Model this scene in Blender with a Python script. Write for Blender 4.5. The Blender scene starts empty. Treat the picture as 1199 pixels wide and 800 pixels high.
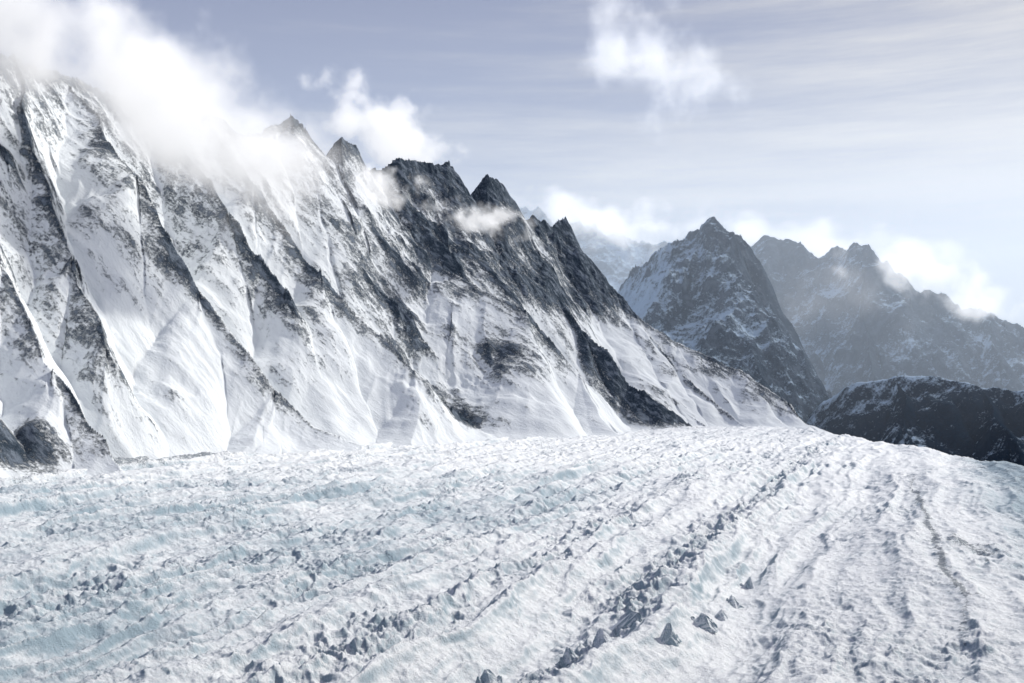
import bpy, bmesh, math, random
import numpy as np
from mathutils import Vector
F=1152.0; CH=3.0; HZ=450.0
SUN_AZ=math.radians(60); SUN_EL=math.radians(38)
scene=bpy.context.scene
col=scene.collection
f32=np.float32
def P(px,py,Y): return ((px-600)/F*Y, Y, CH-(py-HZ)/F*Y)
# ---------------------------------------------------------------- noise
def table(seed):
    r=np.random.RandomState(seed); p=r.permutation(256); a=r.rand(256)*2*np.pi
    return np.concatenate([p,p]).astype(np.int32), np.cos(a).astype(f32), np.sin(a).astype(f32)
def perlin(x,y,seed=0):
    p,gx,gy=table(seed)
    x=np.asarray(x,f32); y=np.asarray(y,f32)
    xi=np.floor(x); yi=np.floor(y); xf=x-xi; yf=y-yi
    xi=xi.astype(np.int32)&255; yi=yi.astype(np.int32)&255
    u=xf*xf*xf*(xf*(xf*6-15)+10); v=yf*yf*yf*(yf*(yf*6-15)+10)
    def g(ix,iy,dx,dy):
        h=p[p[ix&255]+(iy&255)]
        return gx[h]*dx+gy[h]*dy
    a=g(xi,yi,xf,yf); b=g(xi+1,yi,xf-1,yf); c=g(xi,yi+1,xf,yf-1); d=g(xi+1,yi+1,xf-1,yf-1)
    return ((a+u*(b-a))*(1-v)+(c+u*(d-c))*v)*f32(1.5)
def fbm(x,y,o=5,seed=0,gain=.5):
    s=0;a=1.0;f=1.0
    for i in range(o):
        s=s+a*perlin(x*f+i*17.3,y*f-i*9.1,seed+i); a*=gain; f*=2.03
    return s
def ridged(x,y,o=5,seed=0,gain=.5):
    s=0;a=1.0;f=1.0;w=1.0
    for i in range(o):
        n=1-np.abs(perlin(x*f+i*11.3,y*f+i*7.7,seed+i)); n=n*n
        s=s+a*n*w; w=np.clip(n*1.3,0,1); a*=gain; f*=2.07
    return s
def worley(x,y,seed=0):
    r=np.random.RandomState(seed); jx=r.rand(64,64).astype(f32); jy=r.rand(64,64).astype(f32); hv=r.rand(64,64).astype(f32)
    x=np.asarray(x,f32); y=np.asarray(y,f32)
    xi=np.floor(x).astype(np.int32); yi=np.floor(y).astype(np.int32)
    best=np.full(x.shape,9,f32); hh=np.zeros(x.shape,f32)
    for dx in (-1,0,1):
        for dy in (-1,0,1):
            cx=xi+dx; cy=yi+dy; k=(cx&63,cy&63)
            ax=cx+jx[k]-x; ay=cy+jy[k]-y
            d=(ax*ax+ay*ay).astype(f32)
            n=d<best
            hh=np.where(n,hv[k],hh); best=np.where(n,d,best)
    return np.sqrt(best),hh
def sstep(a,b,x):
    t=np.clip((x-a)/(b-a),0,1); return t*t*(3-2*t)
# ---------------------------------------------------------------- grids
def polar(a0,a1,na,r0,r1,nr,geo=False):
    A=np.radians(np.linspace(a0,a1,na)); 
    R=np.geomspace(r0,r1,nr) if geo else np.linspace(r0,r1,nr)
    RR,AA=np.meshgrid(R,A,indexing='ij')
    return (RR*np.sin(AA)).astype(f32),(RR*np.cos(AA)).astype(f32)
def grid_obj(name,X,Y,Z,mat,attrs={}):
    nr,na=X.shape
    co=np.stack([X,Y,Z],-1).reshape(-1,3).astype(f32)
    i=np.arange(nr*na).reshape(nr,na)
    q=np.stack([i[:-1,:-1],i[:-1,1:],i[1:,1:],i[1:,:-1]],-1).reshape(-1,4)[:, ::-1]
    me=bpy.data.meshes.new(name); me.vertices.add(len(co)); me.vertices.foreach_set('co',co.ravel())
    n=len(q); me.loops.add(n*4); me.loops.foreach_set('vertex_index',q.ravel().astype(np.int32))
    me.polygons.add(n); me.polygons.foreach_set('loop_start',np.arange(0,n*4,4,dtype=np.int32))
    me.polygons.foreach_set('use_smooth',np.ones(n,dtype=bool))
    me.update(calc_edges=True)
    for k,v in attrs.items():
        at=me.attributes.new(k,'FLOAT','POINT'); at.data.foreach_set('value',np.asarray(v).ravel().astype(f32))
    me.materials.append(mat)
    o=bpy.data.objects.new(name,me); col.objects.link(o); return o
def normals(X,Y,Z):
    ax,ay,az=[np.gradient(c,axis=0) for c in (X,Y,Z)]; bx,by,bz=[np.gradient(c,axis=1) for c in (X,Y,Z)]
    nx=ay*bz-az*by; ny=az*bx-ax*bz; nz=ax*by-ay*bx
    l=np.sqrt(nx*nx+ny*ny+nz*nz)+1e-12; s=np.sign(nz)
    return nx/l*s,ny/l*s,nz/l*s
def blur(Z,k):
    Z=Z.astype(np.float64)
    for ax in (0,1):
        c=np.cumsum(np.pad(Z,[(k+1,k) if a==ax else (0,0) for a in (0,1)],mode='edge'),axis=ax)
        n=Z.shape[ax]
        Z=(np.take(c,range(2*k+1,2*k+1+n),axis=ax)-np.take(c,range(0,n),axis=ax))/(2*k+1)
    return Z
def roof(X,Y,polys,seed=0):
    """each poly: (points, slope_far, slope_near, flute amount, flute freq, crest jag)"""
    H=np.full(X.shape,-90.0,f32); D=np.full(X.shape,50.0,f32); K=np.zeros(X.shape,np.int8)
    for k,(pts,sl,sr,fl,ff,jag) in enumerate(polys):
        best=np.full(X.shape,-1e9,f32); bt=np.zeros(X.shape,f32); bd=np.zeros(X.shape,f32); bs=np.zeros(X.shape,f32); L=0
        for (x0,y0,z0),(x1,y1,z1) in zip(pts[:-1],pts[1:]):
            dx,dy=x1-x0,y1-y0; l2=dx*dx+dy*dy; l=math.sqrt(l2)
            t=np.clip(((X-x0)*dx+(Y-y0)*dy)/l2,0,1)
            ex=X-x0-t*dx; ey=Y-y0-t*dy; d=np.sqrt(ex*ex+ey*ey)
            side=.5+.5*(dx*ey-dy*ex)/(l*d+1e-4)
            h=z0+t*(z1-z0)-d*(sr+(sl-sr)*side)
            m=h>best
            best=np.where(m,h,best); bt=np.where(m,L+t*l,bt); bd=np.where(m,d,bd); bs=np.where(m,side,bs)
            L+=l
        n=ridged((bt-0.6*bd)*ff+k*13.1,bs*2+bd*0.06+k*3.3,3,seed+k*5,.45)-0.9
        h=best+fl*n*np.minimum(bd,4.0)*np.exp(-bd/9)*2
        if jag: h=h+jag*(1.2*fbm(bt*0.24+k,bd*.12+bs*3,3,seed+70+k,.42)+.3*(ridged(bt*.8,bd*.25+bs*5,3,seed+90+k)-1))*np.exp(-bd/2.4)
        m=h>H
        H=np.where(m,h,H); D=np.where(m,bd,D); K=np.where(m,k,K)
    return H,D,K
# ---------------------------------------------------------------- materials
def nt(m): m.use_nodes=True; t=m.node_tree; t.nodes.clear(); return t,t.nodes,t.links
def noise_node(N,Lk,vec,scale,detail=6,rough=.6):
    n=N.new('ShaderNodeTexNoise'); n.inputs['Scale'].default_value=scale; n.inputs['Detail'].default_value=detail; n.inputs['Roughness'].default_value=rough
    Lk.new(vec,n.inputs['Vector']); return n.outputs['Fac']
def mathn(N,Lk,op,a,b=None,c=None,clamp=False):
    n=N.new('ShaderNodeMath'); n.operation=op; n.use_clamp=clamp
    for i,v in enumerate((a,b,c)):
        if v is None: continue
        if isinstance(v,(int,float)): n.inputs[i].default_value=v
        else: Lk.new(v,n.inputs[i])
    return n.outputs[0]
def mixc(N,Lk,f,a,b):
    n=N.new('ShaderNodeMix'); n.data_type='RGBA'
    for s,v in ((n.inputs[0],f),(n.inputs[6],a),(n.inputs[7],b)):
        if isinstance(v,(int,float)): s.default_value=v
        elif isinstance(v,tuple): s.default_value=(*v,1)
        else: Lk.new(v,s)
    return n.outputs[2]
def maprange(N,Lk,v,a,b,c=0,d=1):
    n=N.new('ShaderNodeMapRange'); n.interpolation_type='SMOOTHSTEP'; Lk.new(v,n.inputs[0])
    for i,x in enumerate((a,b,c,d)): n.inputs[i+1].default_value=x
    return n.outputs[0]
SNOW=(.79,.825,.845)
def mountain_mat(name,rockA,rockB,snow=SNOW,sc=1.0,rot=0.0,bump=.1,dustamt=.3,spec=.12):
    m=bpy.data.materials.new(name); t,N,Lk=nt(m)
    out=N.new('ShaderNodeOutputMaterial'); b=N.new('ShaderNodeBsdfPrincipled'); Lk.new(b.outputs[0],out.inputs[0])
    g=N.new('ShaderNodeNewGeometry').outputs['Position']
    a=N.new('ShaderNodeAttribute'); a.attribute_name='rock'
    mp=N.new('ShaderNodeMapping'); mp.vector_type='TEXTURE'; Lk.new(g,mp.inputs[0])
    mp.inputs['Rotation'].default_value=(0,math.radians(40) if rot<0 else 0,rot); mp.inputs['Scale'].default_value=(3.0,1.0,1.2 if rot<0 else 2.4)
    n1=noise_node(N,Lk,mp.outputs[0],3.2*sc,8,.74); n2=noise_node(N,Lk,g,7.0*sc,6,.78); n3=noise_node(N,Lk,g,.35*sc,4,.6)
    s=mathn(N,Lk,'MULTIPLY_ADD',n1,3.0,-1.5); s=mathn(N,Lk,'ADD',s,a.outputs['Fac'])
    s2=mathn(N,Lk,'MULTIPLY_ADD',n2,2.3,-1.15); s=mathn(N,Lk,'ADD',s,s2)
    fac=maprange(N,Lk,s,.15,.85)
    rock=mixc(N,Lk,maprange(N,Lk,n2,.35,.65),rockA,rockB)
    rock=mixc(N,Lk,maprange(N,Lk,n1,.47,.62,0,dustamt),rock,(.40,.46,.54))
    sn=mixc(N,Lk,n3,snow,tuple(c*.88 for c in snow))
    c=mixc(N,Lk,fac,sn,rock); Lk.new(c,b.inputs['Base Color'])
    b.inputs['Roughness'].default_value=.9; b.inputs['Specular IOR Level'].default_value=spec
    bn=N.new('ShaderNodeBump'); bn.inputs['Strength'].default_value=1; bn.inputs['Distance'].default_value=bump
    hh=mathn(N,Lk,'MULTIPLY_ADD',fac,n2,mathn(N,Lk,'MULTIPLY',n1,.9)); Lk.new(hh,bn.inputs['Height']); Lk.new(bn.outputs[0],b.inputs['Normal'])
    return m
def tag(o,label,cat,kind=None,group=None):
    o['label']=label; o['category']=cat
    if kind: o['kind']=kind
    if group: o['group']=group
def apron(H,b=0.0,w=1.0,sub=.33):
    h=H-b
    return b+.5*(h+np.sqrt(h*h+w))-sub-.35*np.maximum(-h-1.0,0)
# ---------------------------------------------------------------- left range
def build_range():
    X,Y=polar(-36,21,1400,27,104,900)
    wx=X+.65*fbm(X*.14,Y*.14,4,3); wy=Y+.65*fbm(X*.14+9,Y*.14+5,4,4)
    q=lambda L:[P(*p) for p in L]
    B=[]
    polys=[]
    def add(pts,a,b,c,d,e,bias): polys.append((q(pts),a,b,c,d,e)); B.append(bias)
    add([(-330,-60,38),(-200,0,42),(-90,30,47),(0,50,52),(70,80,55),(150,110,58),(240,125,61),(310,155,64),(330,140,65.5),(345,128,66),(362,140,66.5),(375,192,67),(395,165,67.5),(405,156,68),(420,160,69),(435,194,69.5),(470,180,71),(500,186,72),(522,186,72.5),(546,244,73.5),(562,210,74.5),(575,196,75),(588,205,76),(597,252,76.5),(625,246,78),(645,262,79),(658,246,80)],1.3,1.55,.08,.4,.45,.14)
    add([(-200,0,42),(-150,200,37),(-70,380,33.5),(20,560,31)],1.5,1.0,.08,.45,.3,-.03)
    add([(-90,30,47),(-60,170,43),(10,300,39),(65,420,36),(140,557,34)],2.0,1.0,.08,.45,.3,-.04)
    add([(70,80,55),(150,190,51),(240,330,48),(330,450,46),(430,526,45.5)],2.6,.86,.05,.4,.3,-.14)
    add([(0,50,52),(30,160,48),(85,290,44),(130,400,41)],2.0,1.15,.08,.4,.3,.05)
    add([(240,125,61),(290,205,58.5),(375,310,56),(480,430,54),(585,513,54.5)],2.6,.88,.07,.45,.4,-.06)
    add([(200,140,58),(265,240,55),(330,330,52.5)],1.8,1.3,.10,.45,.4,.08)
    add([(345,128,66),(380,250,64),(465,350,61),(550,450,59),(635,508,60)],2.4,1.15,.12,.45,.4,.14)
    add([(435,192,69.5),(450,285,68),(522,311,66),(612,356,64),(685,432,63),(735,500,64)],2.6,.88,.05,.4,.2,-.15)
    add([(522,186,72.5),(545,290,71),(600,345,69)],1.8,1.4,.15,.5,.5,.38)
    add([(575,198,75),(615,290,73),(680,370,70),(740,450,68),(805,508,67)],2.4,1.45,.15,.5,.5,.50)
    add([(658,250,80),(705,325,79),(745,359,78),(800,398,77),(870,430,75.5),(925,470,74),(955,512,72)],1.6,1.0,.10,.45,.25,.02)
    add([(658,250,80),(690,360,77),(740,430,74),(820,498,70)],2.4,1.4,.15,.5,.4,.46)
    add([(745,359,78),(800,430,75),(850,480,72),(880,508,70)],2.0,1.3,.12,.5,.3,.2)
    H,D,K=roof(wx,wy,polys,11)
    bias=blur(np.array(B,f32)[K],4)
    c,s=.96,-.28
    v=X*c+Y*s; u=-X*s+Y*c
    amp=sstep(0,4,H)
    crest=sstep(-14,0,X)*sstep(6.5,10,H)*(K!=8)
    crag=np.clip(.10+.8*crest+.7*fbm(X*.13,Y*.13,3,91)+.22*sstep(8,13,H)+.8*bias,.02,1.2)
    calm=1-.5*np.exp(-D/1.4)*(K==0)
    ribs=ridged(u*.42+.4*perlin(u*.2,v*.2,8),v*.12,4,21,.5)-1.0
    H=H+amp*calm*((.10+crag)*.40*ribs+(.03+crag)*.42*(ridged(X*.33,Y*.33,5,31,.45)-1.0))+amp*.06*(ridged(u*1.3,v*.2,4,26,.5)-1)
    H=H+.07*amp*crag*(ridged(X*1.5,Y*1.5,4,41,.6)-1)
    Hs=apron(H)
    nx,ny,nz=normals(X,Y,Hs)
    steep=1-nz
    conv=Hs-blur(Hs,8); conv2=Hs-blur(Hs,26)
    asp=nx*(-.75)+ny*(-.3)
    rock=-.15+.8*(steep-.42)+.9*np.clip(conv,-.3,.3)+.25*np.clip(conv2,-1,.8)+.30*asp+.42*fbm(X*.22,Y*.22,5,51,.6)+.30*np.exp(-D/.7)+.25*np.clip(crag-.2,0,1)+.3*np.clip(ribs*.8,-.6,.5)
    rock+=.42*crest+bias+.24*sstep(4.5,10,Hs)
    def blob(px,py,Yd,r,a):
        x,y,z=P(px,py,Yd); return a*np.exp(-(((X-x)**2+(Y-y)**2)/(r*r)))
    rock+=blob(40,525,33,1.7,1.3)+blob(130,515,36.6,1.2,1.2)+blob(590,465,61,2.4,1.0)+blob(775,485,68.5,2.5,.7)+blob(540,490,56,1.9,1.0)+blob(520,450,58,1.5,.6)
    rock-=.40*(1-sstep(.1,.7,Hs))
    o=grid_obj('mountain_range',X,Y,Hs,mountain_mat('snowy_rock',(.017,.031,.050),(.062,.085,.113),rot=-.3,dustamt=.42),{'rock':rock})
    tag(o,'long snow covered mountain range with parallel rocky ribs rising on the left of the glacier','mountain','structure')
build_range()
def simple_mountain(name,label,grid,polys,mat,bias,seed,ampn=.8,base=-6,sb=2.0,fr=.2,crestsnow=0,leftsnow=None):
    X,Y=polar(*grid)
    wx=X+1.2*fbm(X*.1,Y*.1,4,seed); wy=Y+1.2*fbm(X*.1+9,Y*.1+5,4,seed+1)
    H,D,K=roof(wx,wy,polys,seed)
    H=H+ampn*(ridged(X*fr,Y*fr,5,seed+2,.48)-1.0)
    Hs=apron(H,base,sb)
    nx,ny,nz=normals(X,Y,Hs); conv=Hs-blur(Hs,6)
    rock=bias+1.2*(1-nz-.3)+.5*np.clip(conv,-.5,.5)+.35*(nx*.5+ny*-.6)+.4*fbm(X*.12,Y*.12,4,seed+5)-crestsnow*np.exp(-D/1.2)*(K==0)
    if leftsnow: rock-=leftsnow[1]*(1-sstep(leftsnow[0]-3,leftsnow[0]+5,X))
    o=grid_obj(name,X,Y,Hs,mat,{'rock':rock}); tag(o,label,'mountain','structure'); return o
q=lambda L:[P(*p) for p in L]
darkm=mountain_mat('dark_rock',(.006,.017,.036),(.017,.038,.064),snow=(.40,.50,.60),sc=.6,rot=.4,bump=.12,dustamt=.16,spec=.03)
simple_mountain('mountain_peak','sharp pointed dark peak with a snow dusted left flank behind the end of the range',(3,22,640,84,128,460),[
 (q([(690,360,112),(728,335,111),(748,308,110),(762,306,109),(785,278,108),(800,274,107),(812,258,106.5),(826,262,106),(838,242,105),(848,258,105.5),(866,270,106)]),2.0,1.8,.2,.3,.6),
 (q([(838,246,105),(862,275,103),(885,330,101),(910,385,97),(938,450,93),(955,520,90)]),2.4,1.0,.2,.35,.4),
 (q([(800,272,107),(795,340,102),(835,410,97),(880,490,92)]),1.6,1.0,.2,.35,.4),
 (q([(762,303,109),(750,350,104),(790,420,99)]),1.4,1.0,.2,.35,.4)],darkm,.38,101,1.0,leftsnow=(17.5,.3))
simple_mountain('mountain_ridge','jagged misty ridge with rocky towers on the far right behind the pointed peak',(9,36,740,104,160,320),[
 (q([(850,330,140),(880,285,138),(905,268,137),(935,276,136),(955,296,135),(968,288,134.5),(980,290,134),(992,306,133),(998,278,132.5),(1012,278,132),(1020,316,131),(1060,316,130),(1090,338,129),(1110,340,128.5),(1125,362,128),(1160,358,127),(1200,385,126),(1280,390,124),(1400,420,122)]),1.2,1.3,.15,.25,.4),
 (q([(905,270,137),(925,360,128),(960,440,120),(980,480,116)]),1.5,1.2,.18,.3,.4),
 (q([(1006,284,132),(1010,360,124),(1030,430,117),(1060,480,112)]),1.5,1.2,.18,.3,.4),
 (q([(1060,318,130),(1090,400,122),(1130,470,114)]),1.4,1.2,.18,.3,.4),
 (q([(1160,358,127),(1170,420,119),(1210,480,112)]),1.4,1.2,.18,.3,.4)],darkm,.55,201,.8)
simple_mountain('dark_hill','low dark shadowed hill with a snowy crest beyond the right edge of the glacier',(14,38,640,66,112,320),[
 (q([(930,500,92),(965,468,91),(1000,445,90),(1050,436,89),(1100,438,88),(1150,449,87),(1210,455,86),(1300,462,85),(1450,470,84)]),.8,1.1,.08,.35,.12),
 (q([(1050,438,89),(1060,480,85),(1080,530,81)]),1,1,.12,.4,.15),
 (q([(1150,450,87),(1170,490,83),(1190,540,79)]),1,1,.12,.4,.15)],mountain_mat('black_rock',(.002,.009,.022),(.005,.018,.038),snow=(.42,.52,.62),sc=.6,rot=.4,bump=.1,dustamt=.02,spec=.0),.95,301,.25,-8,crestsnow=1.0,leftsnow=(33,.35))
simple_mountain('distant_mountain','pale hazy distant peaks seen through the gap between the range and the pointed peak',(-6,16,400,155,215,200),[
 (q([(480,290,185),(560,262,183),(600,246,182),(622,238,181),(650,262,180),(690,258,180),(730,275,180),(790,285,180),(860,300,180)]),1.0,.9,.15,.2,.8)],darkm,.2,401,1.0,-8)
# ---------------------------------------------------------------- glacier
def flow_u(x,y): return x-.36*y-.0006*y*y+3.0
def glacier_h(X,Y):
    u=flow_u(X,Y); s=Y+.36*X
    fall=-.22*np.maximum(X-19-.02*np.maximum(Y-40,0),0)**1.15
    fall=np.maximum(fall,-7)-.03*np.maximum(Y-66,0)*sstep(12,20,X)
    wu=u+.33*fbm(X*.2,Y*.2,4,61)
    right=sstep(1.2,3,wu)
    far=1-.55*sstep(28,55,Y)
    h=far*(.17*fbm(wu*.35,s*.05,3,62)+(.24-.10*right)*(ridged(wu*.62,s*.03,3,71,.5)-1))+.08*(1-.6*right)*(ridged(wu*1.6+.25*fbm(X,Y,2,79),s*.11,3,75,.5)-1)
    h=h+.06*fbm(X*.9,Y*.75,3,78,.5)*(1-.4*right)
    band=np.exp(-((wu+.5)/.42)**2)+.5*np.exp(-((wu+2.9)/.4)**2)+.35*np.exp(-((wu+5.2)/.45)**2)+.25*np.exp(-((wu+8.5)/.6)**2)+.2*np.exp(-((wu-3.6)/.5)**2)
    band=np.clip(band,0,1)
    lane=np.exp(-((wu-1.15)/.8)**2)+.6*np.exp(-((wu+1.7)/.5)**2)+.45*np.exp(-((wu+4.1)/.45)**2)+.3*np.exp(-((wu+6.8)/.5)**2)
    patch=np.clip(.6+.7*fbm(X*.4,Y*.4,4,64),.3,1.1)
    rough=(.43+.42*band-.16*right)*(1-.75*np.clip(lane,0,1))*(patch*(1-.6*band)+.6*band)
    wxx=X+.12*fbm(X*1.6,Y*1.6,3,65); wyy=Y+.12*fbm(X*1.6+5,Y*1.6+3,3,66)
    c,sn=.37,.93
    a=wxx*c+wyy*sn; b=wxx*sn-wyy*c
    r1=ridged(a*2.6,b*2.6,6,67,.58)-.9
    r2=ridged(a*1.0+3,b*1.9,4,68,.5)-.9
    h=h+rough*(.115*r1+.13*r2)+.014*(ridged(X*4,Y*4,4,77,.6)-1)
    d,hv=worley(a*3.0,b*3.4,69)
    h=h+.09*band*np.clip(1-d*1.4,0,1)*hv**2
    return h+fall,rough,u,band
X,Y=polar(-43,43,1450,6.5,150,1120,True)
Z,rough,u,band=glacier_h(X,Y)
nx,ny,nz=normals(X,Y,Z); conv=Z-blur(Z,6)
marg=np.zeros_like(X)
base=[P(0,560,31.4),P(170,545,38.4),P(350,522,47),P(450,515,51),P(550,510,56),P(610,506,60)]
for (x0,y0,_),(x1,y1,_) in zip(base[:-1],base[1:]):
    dx,dy=x1-x0,y1-y0; t=np.clip(((X-x0)*dx+(Y-y0)*dy)/(dx*dx+dy*dy),0,1)
    d=np.hypot(X-x0-t*dx,Y-y0-t*dy); marg=np.maximum(marg,np.exp(-(d/1.5)**2))
ice=1.5*(1-nz)+.30*(-.7*nx-.5*ny)-1.0*conv+.26*sstep(-2.5,-6.5,u)*(1-sstep(24,40,Y))+1.0*sstep(4,8.5,u)*(1-.3*sstep(25,50,Y))+.05*band  # ice on steep faces, plus broad shade painted over left foreground and right side
dirt_shade=.74*marg+.22*fbm(X*.5,Y*.5,4,80)
lx=X-(5.78+.37*(Y-12.8)+.2*perlin(Y*.4,Y*0,5))
dirt_shade+=(.56*np.exp(-(lx/.07)**2)+.2*np.exp(-(lx/.35)**2))*sstep(10.5,13.5,Y)*(1-sstep(27,36,Y))+.5*np.exp(-(((X-8.35)**2+((Y-18.3)*.5)**2)/.16))+.50*sstep(4,8,u)  # debris line and patch; last term paints right-side shade into the colour
m=bpy.data.materials.new('glacier_snow'); t,N,Lk=nt(m)
out=N.new('ShaderNodeOutputMaterial'); b=N.new('ShaderNodeBsdfPrincipled'); Lk.new(b.outputs[0],out.inputs[0])
g=N.new('ShaderNodeNewGeometry').outputs['Position']
a=N.new('ShaderNodeAttribute'); a.attribute_name='ice'; dd=N.new('ShaderNodeAttribute'); dd.attribute_name='dirt_shade'
n1=noise_node(N,Lk,g,3.0,8,.65); n2=noise_node(N,Lk,g,16,7,.75); n3=noise_node(N,Lk,g,.3,5,.6)
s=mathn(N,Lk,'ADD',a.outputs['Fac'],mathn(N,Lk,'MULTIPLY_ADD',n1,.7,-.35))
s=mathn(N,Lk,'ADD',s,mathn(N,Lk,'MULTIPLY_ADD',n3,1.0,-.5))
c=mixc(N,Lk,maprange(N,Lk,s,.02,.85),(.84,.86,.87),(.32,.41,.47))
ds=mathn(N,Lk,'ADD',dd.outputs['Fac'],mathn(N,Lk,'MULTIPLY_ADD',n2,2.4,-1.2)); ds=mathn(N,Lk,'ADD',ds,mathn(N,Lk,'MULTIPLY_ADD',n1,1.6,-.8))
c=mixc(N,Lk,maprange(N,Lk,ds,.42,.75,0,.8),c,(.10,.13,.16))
Lk.new(c,b.inputs['Base Color']); b.inputs['Roughness'].default_value=.7; b.inputs['Specular IOR Level'].default_value=.2
bn=N.new('ShaderNodeBump'); bn.inputs['Strength'].default_value=1; bn.inputs['Distance'].default_value=.08
Lk.new(mathn(N,Lk,'MULTIPLY_ADD',n2,.6,n1),bn.inputs['Height']); Lk.new(bn.outputs[0],b.inputs['Normal'])
gl=grid_obj('glacier',X,Y,Z,m,{'ice':ice,'dirt_shade':dirt_shade})
tag(gl,'broad white glacier of broken ice ridges and snow filling the valley floor','glacier','structure')
gx,gy=np.meshgrid(np.linspace(-3000,3000,40),np.linspace(-3000,3000,40),indexing='ij')
gm=mountain_mat('valley_snow',(.03,.035,.045),(.1,.1,.12))
go=grid_obj('valley_ground',gx,gy,np.full(gx.shape,-9.5),gm,{'rock':np.zeros(gx.shape)-1})
tag(go,'snow covered valley floor stretching beneath the mountains to the horizon','ground','structure')
# ---------------------------------------------------------------- ice blocks
icem=bpy.data.materials.new('serac_ice'); t,N,Lk=nt(icem)
out=N.new('ShaderNodeOutputMaterial'); b=N.new('ShaderNodeBsdfPrincipled'); Lk.new(b.outputs[0],out.inputs[0])
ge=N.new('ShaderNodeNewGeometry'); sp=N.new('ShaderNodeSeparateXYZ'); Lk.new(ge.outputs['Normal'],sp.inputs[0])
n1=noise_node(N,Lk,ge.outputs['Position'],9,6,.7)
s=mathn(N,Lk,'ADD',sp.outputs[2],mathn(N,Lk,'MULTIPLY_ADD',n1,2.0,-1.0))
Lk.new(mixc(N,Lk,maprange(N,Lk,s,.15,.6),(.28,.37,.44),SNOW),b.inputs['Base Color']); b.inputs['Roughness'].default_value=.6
bn=N.new('ShaderNodeBump'); bn.inputs['Distance'].default_value=.08; Lk.new(n1,bn.inputs['Height']); Lk.new(bn.outputs[0],b.inputs['Normal'])
def serac(px,py,w,h,label,seed):
    r=random.Random(seed); Yd=CH*F/(py-HZ); x,y,_=P(px,py,Yd)
    z=float(glacier_h(np.array([[x]]),np.array([[y]]))[0][0,0])
    bm=bmesh.new()
    lobes=[(0,0,1.0,1.0)]+[(r.uniform(-.75,.75)*w,r.uniform(-.45,.45)*w,r.uniform(.4,.7),r.uniform(.35,.75)) for _ in range(3)]
    for (ox,oy,sw,sh) in lobes:
        tb=bmesh.new(); tx,ty=r.uniform(-.3,.3),r.uniform(-.2,.2)
        for (zz,ww,n) in ((-.4,1.5,10),(.05,1.15,9),(.4,.8,7),(.75,.5,5),(1.0,.25,4)):
            for i in range(n):
                an=i*2*math.pi/n+r.uniform(-.5,.5); k=w*.45*sw*ww*r.uniform(.6,1.2)
                tb.verts.new((ox+k*math.cos(an)*1.4+zz*w*tx,oy+k*math.sin(an)*.8+zz*w*ty,h*sh*zz*r.uniform(.75,1.1)))
        bmesh.ops.convex_hull(tb,input=tb.verts)
        bmesh.ops.delete(tb,geom=[v for v in tb.verts if not v.link_faces],context='VERTS')
        bmesh.ops.triangulate(tb,faces=tb.faces[:])
        bmesh.ops.subdivide_edges(tb,edges=tb.edges[:],cuts=2)
        for v in tb.verts: v.co+=Vector((r.uniform(-1,1),r.uniform(-1,1),r.uniform(-1,1)))*w*.04
        tm=bpy.data.meshes.new('tmp'); tb.to_mesh(tm); tb.free(); bm.from_mesh(tm); bpy.data.meshes.remove(tm)
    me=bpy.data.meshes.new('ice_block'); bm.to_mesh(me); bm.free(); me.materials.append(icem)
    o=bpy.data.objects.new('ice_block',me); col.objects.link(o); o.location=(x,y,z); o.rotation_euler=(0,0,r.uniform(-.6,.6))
    tag(o,label,'ice block',None,'ice blocks standing on the glacier')
for i,(px,py,w,h,l) in enumerate([
 (781,748,.17,.20,'pointed ice block standing alone on smooth snow at the lower end of the line'),
 (820,722,.22,.15,'low wedge of ice just up the line from the lone pointed block'),
 (842,700,.17,.14,'small ice block between the low wedge and the ones farther up the line'),
 (857,683,.14,.13,'narrow ice tooth high up the line of blocks'),
 (874,662,.13,.16,'farthest and slimmest ice spike of the line of blocks'),
 (737,722,.25,.18,'broad ice block on the right edge of the broken ice band'),
 (708,752,.24,.22,'blocky ice tower at the lower end of the broken ice band'),
 (575,788,.18,.18,'pointed ice block at the bottom edge left of centre'),
 (668,757,.16,.16,'small ice block left of the blocky ice tower')]):
    serac(px,py,w,h,l,i+5)
# ---------------------------------------------------------------- clouds
def cloud_mat(name,dens,em,fr,amp,edge,step,seed):
    m=bpy.data.materials.new(name); t,N,Lk=nt(m)
    out=N.new('ShaderNodeOutputMaterial'); v=N.new('ShaderNodeVolumePrincipled'); Lk.new(v.outputs[0],out.inputs['Volume'])
    tc=N.new('ShaderNodeTexCoord').outputs['Object']; g=N.new('ShaderNodeNewGeometry').outputs['Position']
    ad=N.new('ShaderNodeVectorMath'); ad.operation='ADD'; Lk.new(g,ad.inputs[0]); ad.inputs[1].default_value=(seed*7,seed*3,seed*5)
    ln=N.new('ShaderNodeVectorMath'); ln.operation='LENGTH'; Lk.new(tc,ln.inputs[0])
    n=noise_node(N,Lk,ad.outputs[0],fr,5,.62)
    s=mathn(N,Lk,'MULTIPLY_ADD',n,amp,-amp*.5); s=mathn(N,Lk,'ADD',s,mathn(N,Lk,'SUBTRACT',.6,ln.outputs['Value']))
    s=mathn(N,Lk,'MULTIPLY',maprange(N,Lk,s,0,edge),maprange(N,Lk,ln.outputs['Value'],.75,.99,1,0))
    d=mathn(N,Lk,'MULTIPLY',s,dens); Lk.new(d,v.inputs['Density'])
    v.inputs['Color'].default_value=(.97,.97,.98,1); v.inputs['Anisotropy'].default_value=.2
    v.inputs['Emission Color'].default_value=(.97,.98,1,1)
    Lk.new(mathn(N,Lk,'MULTIPLY',d,em),v.inputs['Emission Strength'])  # added glow stands in for light scattered repeatedly inside the cloud
    m.cycles.volume_step_rate=step
    return m
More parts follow.
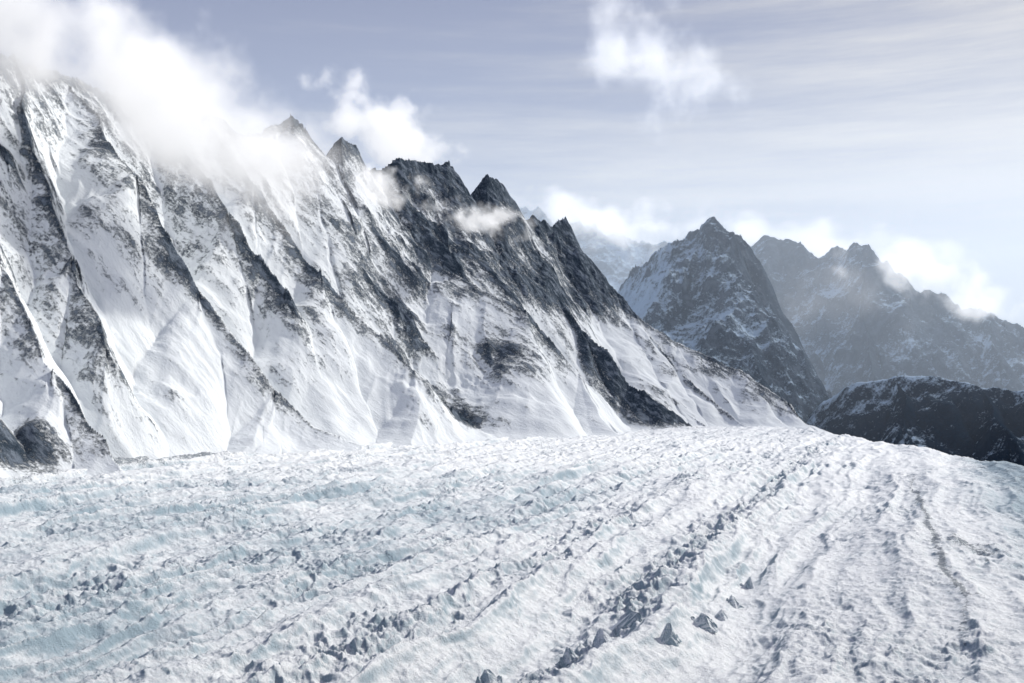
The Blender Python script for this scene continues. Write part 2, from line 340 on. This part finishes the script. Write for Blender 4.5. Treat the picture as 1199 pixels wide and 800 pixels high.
def cloud(name,label,px,py,Yd,rx,ry,rz,tilt,dens,em=.5,fr=.25,amp=3.0,edge=.5,step=1.0,sd=None):
    bm=bmesh.new(); bmesh.ops.create_icosphere(bm,subdivisions=3,radius=1)
    me=bpy.data.meshes.new(name); bm.to_mesh(me); bm.free()
    o=bpy.data.objects.new(name,me); col.objects.link(o)
    o.location=P(px,py,Yd); o.scale=(rx,ry,rz); o.rotation_euler=(0,math.radians(tilt),0)
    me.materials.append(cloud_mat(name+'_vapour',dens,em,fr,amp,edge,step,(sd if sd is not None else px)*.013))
    tag(o,label,'cloud')
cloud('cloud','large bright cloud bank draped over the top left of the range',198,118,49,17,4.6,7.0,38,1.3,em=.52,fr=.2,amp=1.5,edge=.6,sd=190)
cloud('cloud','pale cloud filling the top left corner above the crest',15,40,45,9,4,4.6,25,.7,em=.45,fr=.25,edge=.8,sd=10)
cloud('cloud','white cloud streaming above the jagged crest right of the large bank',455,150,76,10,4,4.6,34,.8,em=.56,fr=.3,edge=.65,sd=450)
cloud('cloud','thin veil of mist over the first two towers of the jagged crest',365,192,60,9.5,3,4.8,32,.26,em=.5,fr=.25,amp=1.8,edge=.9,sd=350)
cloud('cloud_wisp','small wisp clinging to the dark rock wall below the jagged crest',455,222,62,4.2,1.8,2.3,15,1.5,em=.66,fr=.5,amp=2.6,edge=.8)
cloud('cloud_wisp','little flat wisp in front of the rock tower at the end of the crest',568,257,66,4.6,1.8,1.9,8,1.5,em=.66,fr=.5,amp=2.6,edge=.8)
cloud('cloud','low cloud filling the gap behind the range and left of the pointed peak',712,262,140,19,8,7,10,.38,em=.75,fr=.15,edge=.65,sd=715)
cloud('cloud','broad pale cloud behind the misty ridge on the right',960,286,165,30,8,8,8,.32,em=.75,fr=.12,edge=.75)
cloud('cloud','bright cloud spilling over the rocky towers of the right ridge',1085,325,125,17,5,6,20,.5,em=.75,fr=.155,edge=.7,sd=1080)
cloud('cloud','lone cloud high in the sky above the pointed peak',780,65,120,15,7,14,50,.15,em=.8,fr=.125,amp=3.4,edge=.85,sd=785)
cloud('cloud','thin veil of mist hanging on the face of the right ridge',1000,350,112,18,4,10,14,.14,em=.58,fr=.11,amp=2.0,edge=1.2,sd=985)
# haze
bm=bmesh.new(); bmesh.ops.create_cube(bm,size=1); me=bpy.data.meshes.new('haze'); bm.to_mesh(me); bm.free()
hz=bpy.data.objects.new('haze',me); col.objects.link(hz); hz.location=(0,184,15); hz.scale=(400,212,56)
hm=bpy.data.materials.new('haze_air'); t,N,Lk=nt(hm); out=N.new('ShaderNodeOutputMaterial'); v=N.new('ShaderNodeVolumePrincipled'); Lk.new(v.outputs[0],out.inputs['Volume'])
v.inputs['Color'].default_value=(.92,.96,1,1); v.inputs['Density'].default_value=.0068; v.inputs['Anisotropy'].default_value=.3
v.inputs['Emission Color'].default_value=(.48,.66,.90,1); v.inputs['Emission Strength'].default_value=.0068*.42  # blue glow added to the haze in place of repeated scattering
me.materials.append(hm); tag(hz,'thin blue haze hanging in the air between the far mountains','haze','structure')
# ---------------------------------------------------------------- light, sky, camera
w=bpy.data.worlds.new('World'); scene.world=w; w.use_nodes=True; t=w.node_tree; N=t.nodes; Lk=t.links; N.clear()
out=N.new('ShaderNodeOutputWorld'); bg=N.new('ShaderNodeBackground'); Lk.new(bg.outputs[0],out.inputs[0]); bg.inputs[1].default_value=.084
sky=N.new('ShaderNodeTexSky'); sky.sky_type='NISHITA'; sky.sun_disc=False; sky.sun_elevation=SUN_EL; sky.sun_rotation=SUN_AZ; sky.altitude=4000; sky.dust_density=1.5
tc=N.new('ShaderNodeTexCoord'); mp=N.new('ShaderNodeMapping'); Lk.new(tc.outputs['Generated'],mp.inputs[0]); mp.inputs['Scale'].default_value=(1.2,1.2,14); mp.inputs['Rotation'].default_value=(0,.03,0)
n=noise_node(N,Lk,mp.outputs[0],1.5,9,.66)
sx=N.new('ShaderNodeSeparateXYZ'); Lk.new(tc.outputs['Generated'],sx.inputs[0])
br=mathn(N,Lk,'ADD',mathn(N,Lk,'MULTIPLY_ADD',n,2.0,-1.0),mathn(N,Lk,'SUBTRACT',mathn(N,Lk,'MULTIPLY',sx.outputs[0],.9),mathn(N,Lk,'MULTIPLY',sx.outputs[2],2.3)))
veil=mixc(N,Lk,maprange(N,Lk,br,-1.0,.25),(3.4,3.8,5.6),(10.0,9.6,9.1))
c=mixc(N,Lk,.86,sky.outputs[0],veil); Lk.new(c,bg.inputs[0])
S=Vector((math.sin(SUN_AZ)*math.cos(SUN_EL),math.cos(SUN_AZ)*math.cos(SUN_EL),math.sin(SUN_EL)))
ld=bpy.data.lights.new('sun','SUN'); ld.energy=4.2; ld.angle=math.radians(.5); ld.color=(1,.965,.90)
lo=bpy.data.objects.new('sun',ld); col.objects.link(lo); lo.rotation_euler=(-S).to_track_quat('-Z','Y').to_euler()
cd=bpy.data.cameras.new('camera'); cam=bpy.data.objects.new('camera',cd); col.objects.link(cam)
cam.location=(0,0,CH); cd.sensor_width=36; cd.lens=F/1199*36; cd.clip_end=6000
cam.rotation_euler=(math.radians(90)+math.atan(50/F),0,0)
scene.camera=cam
scene.view_settings.view_transform='Standard'; scene.view_settings.look='None'; scene.view_settings.exposure=0
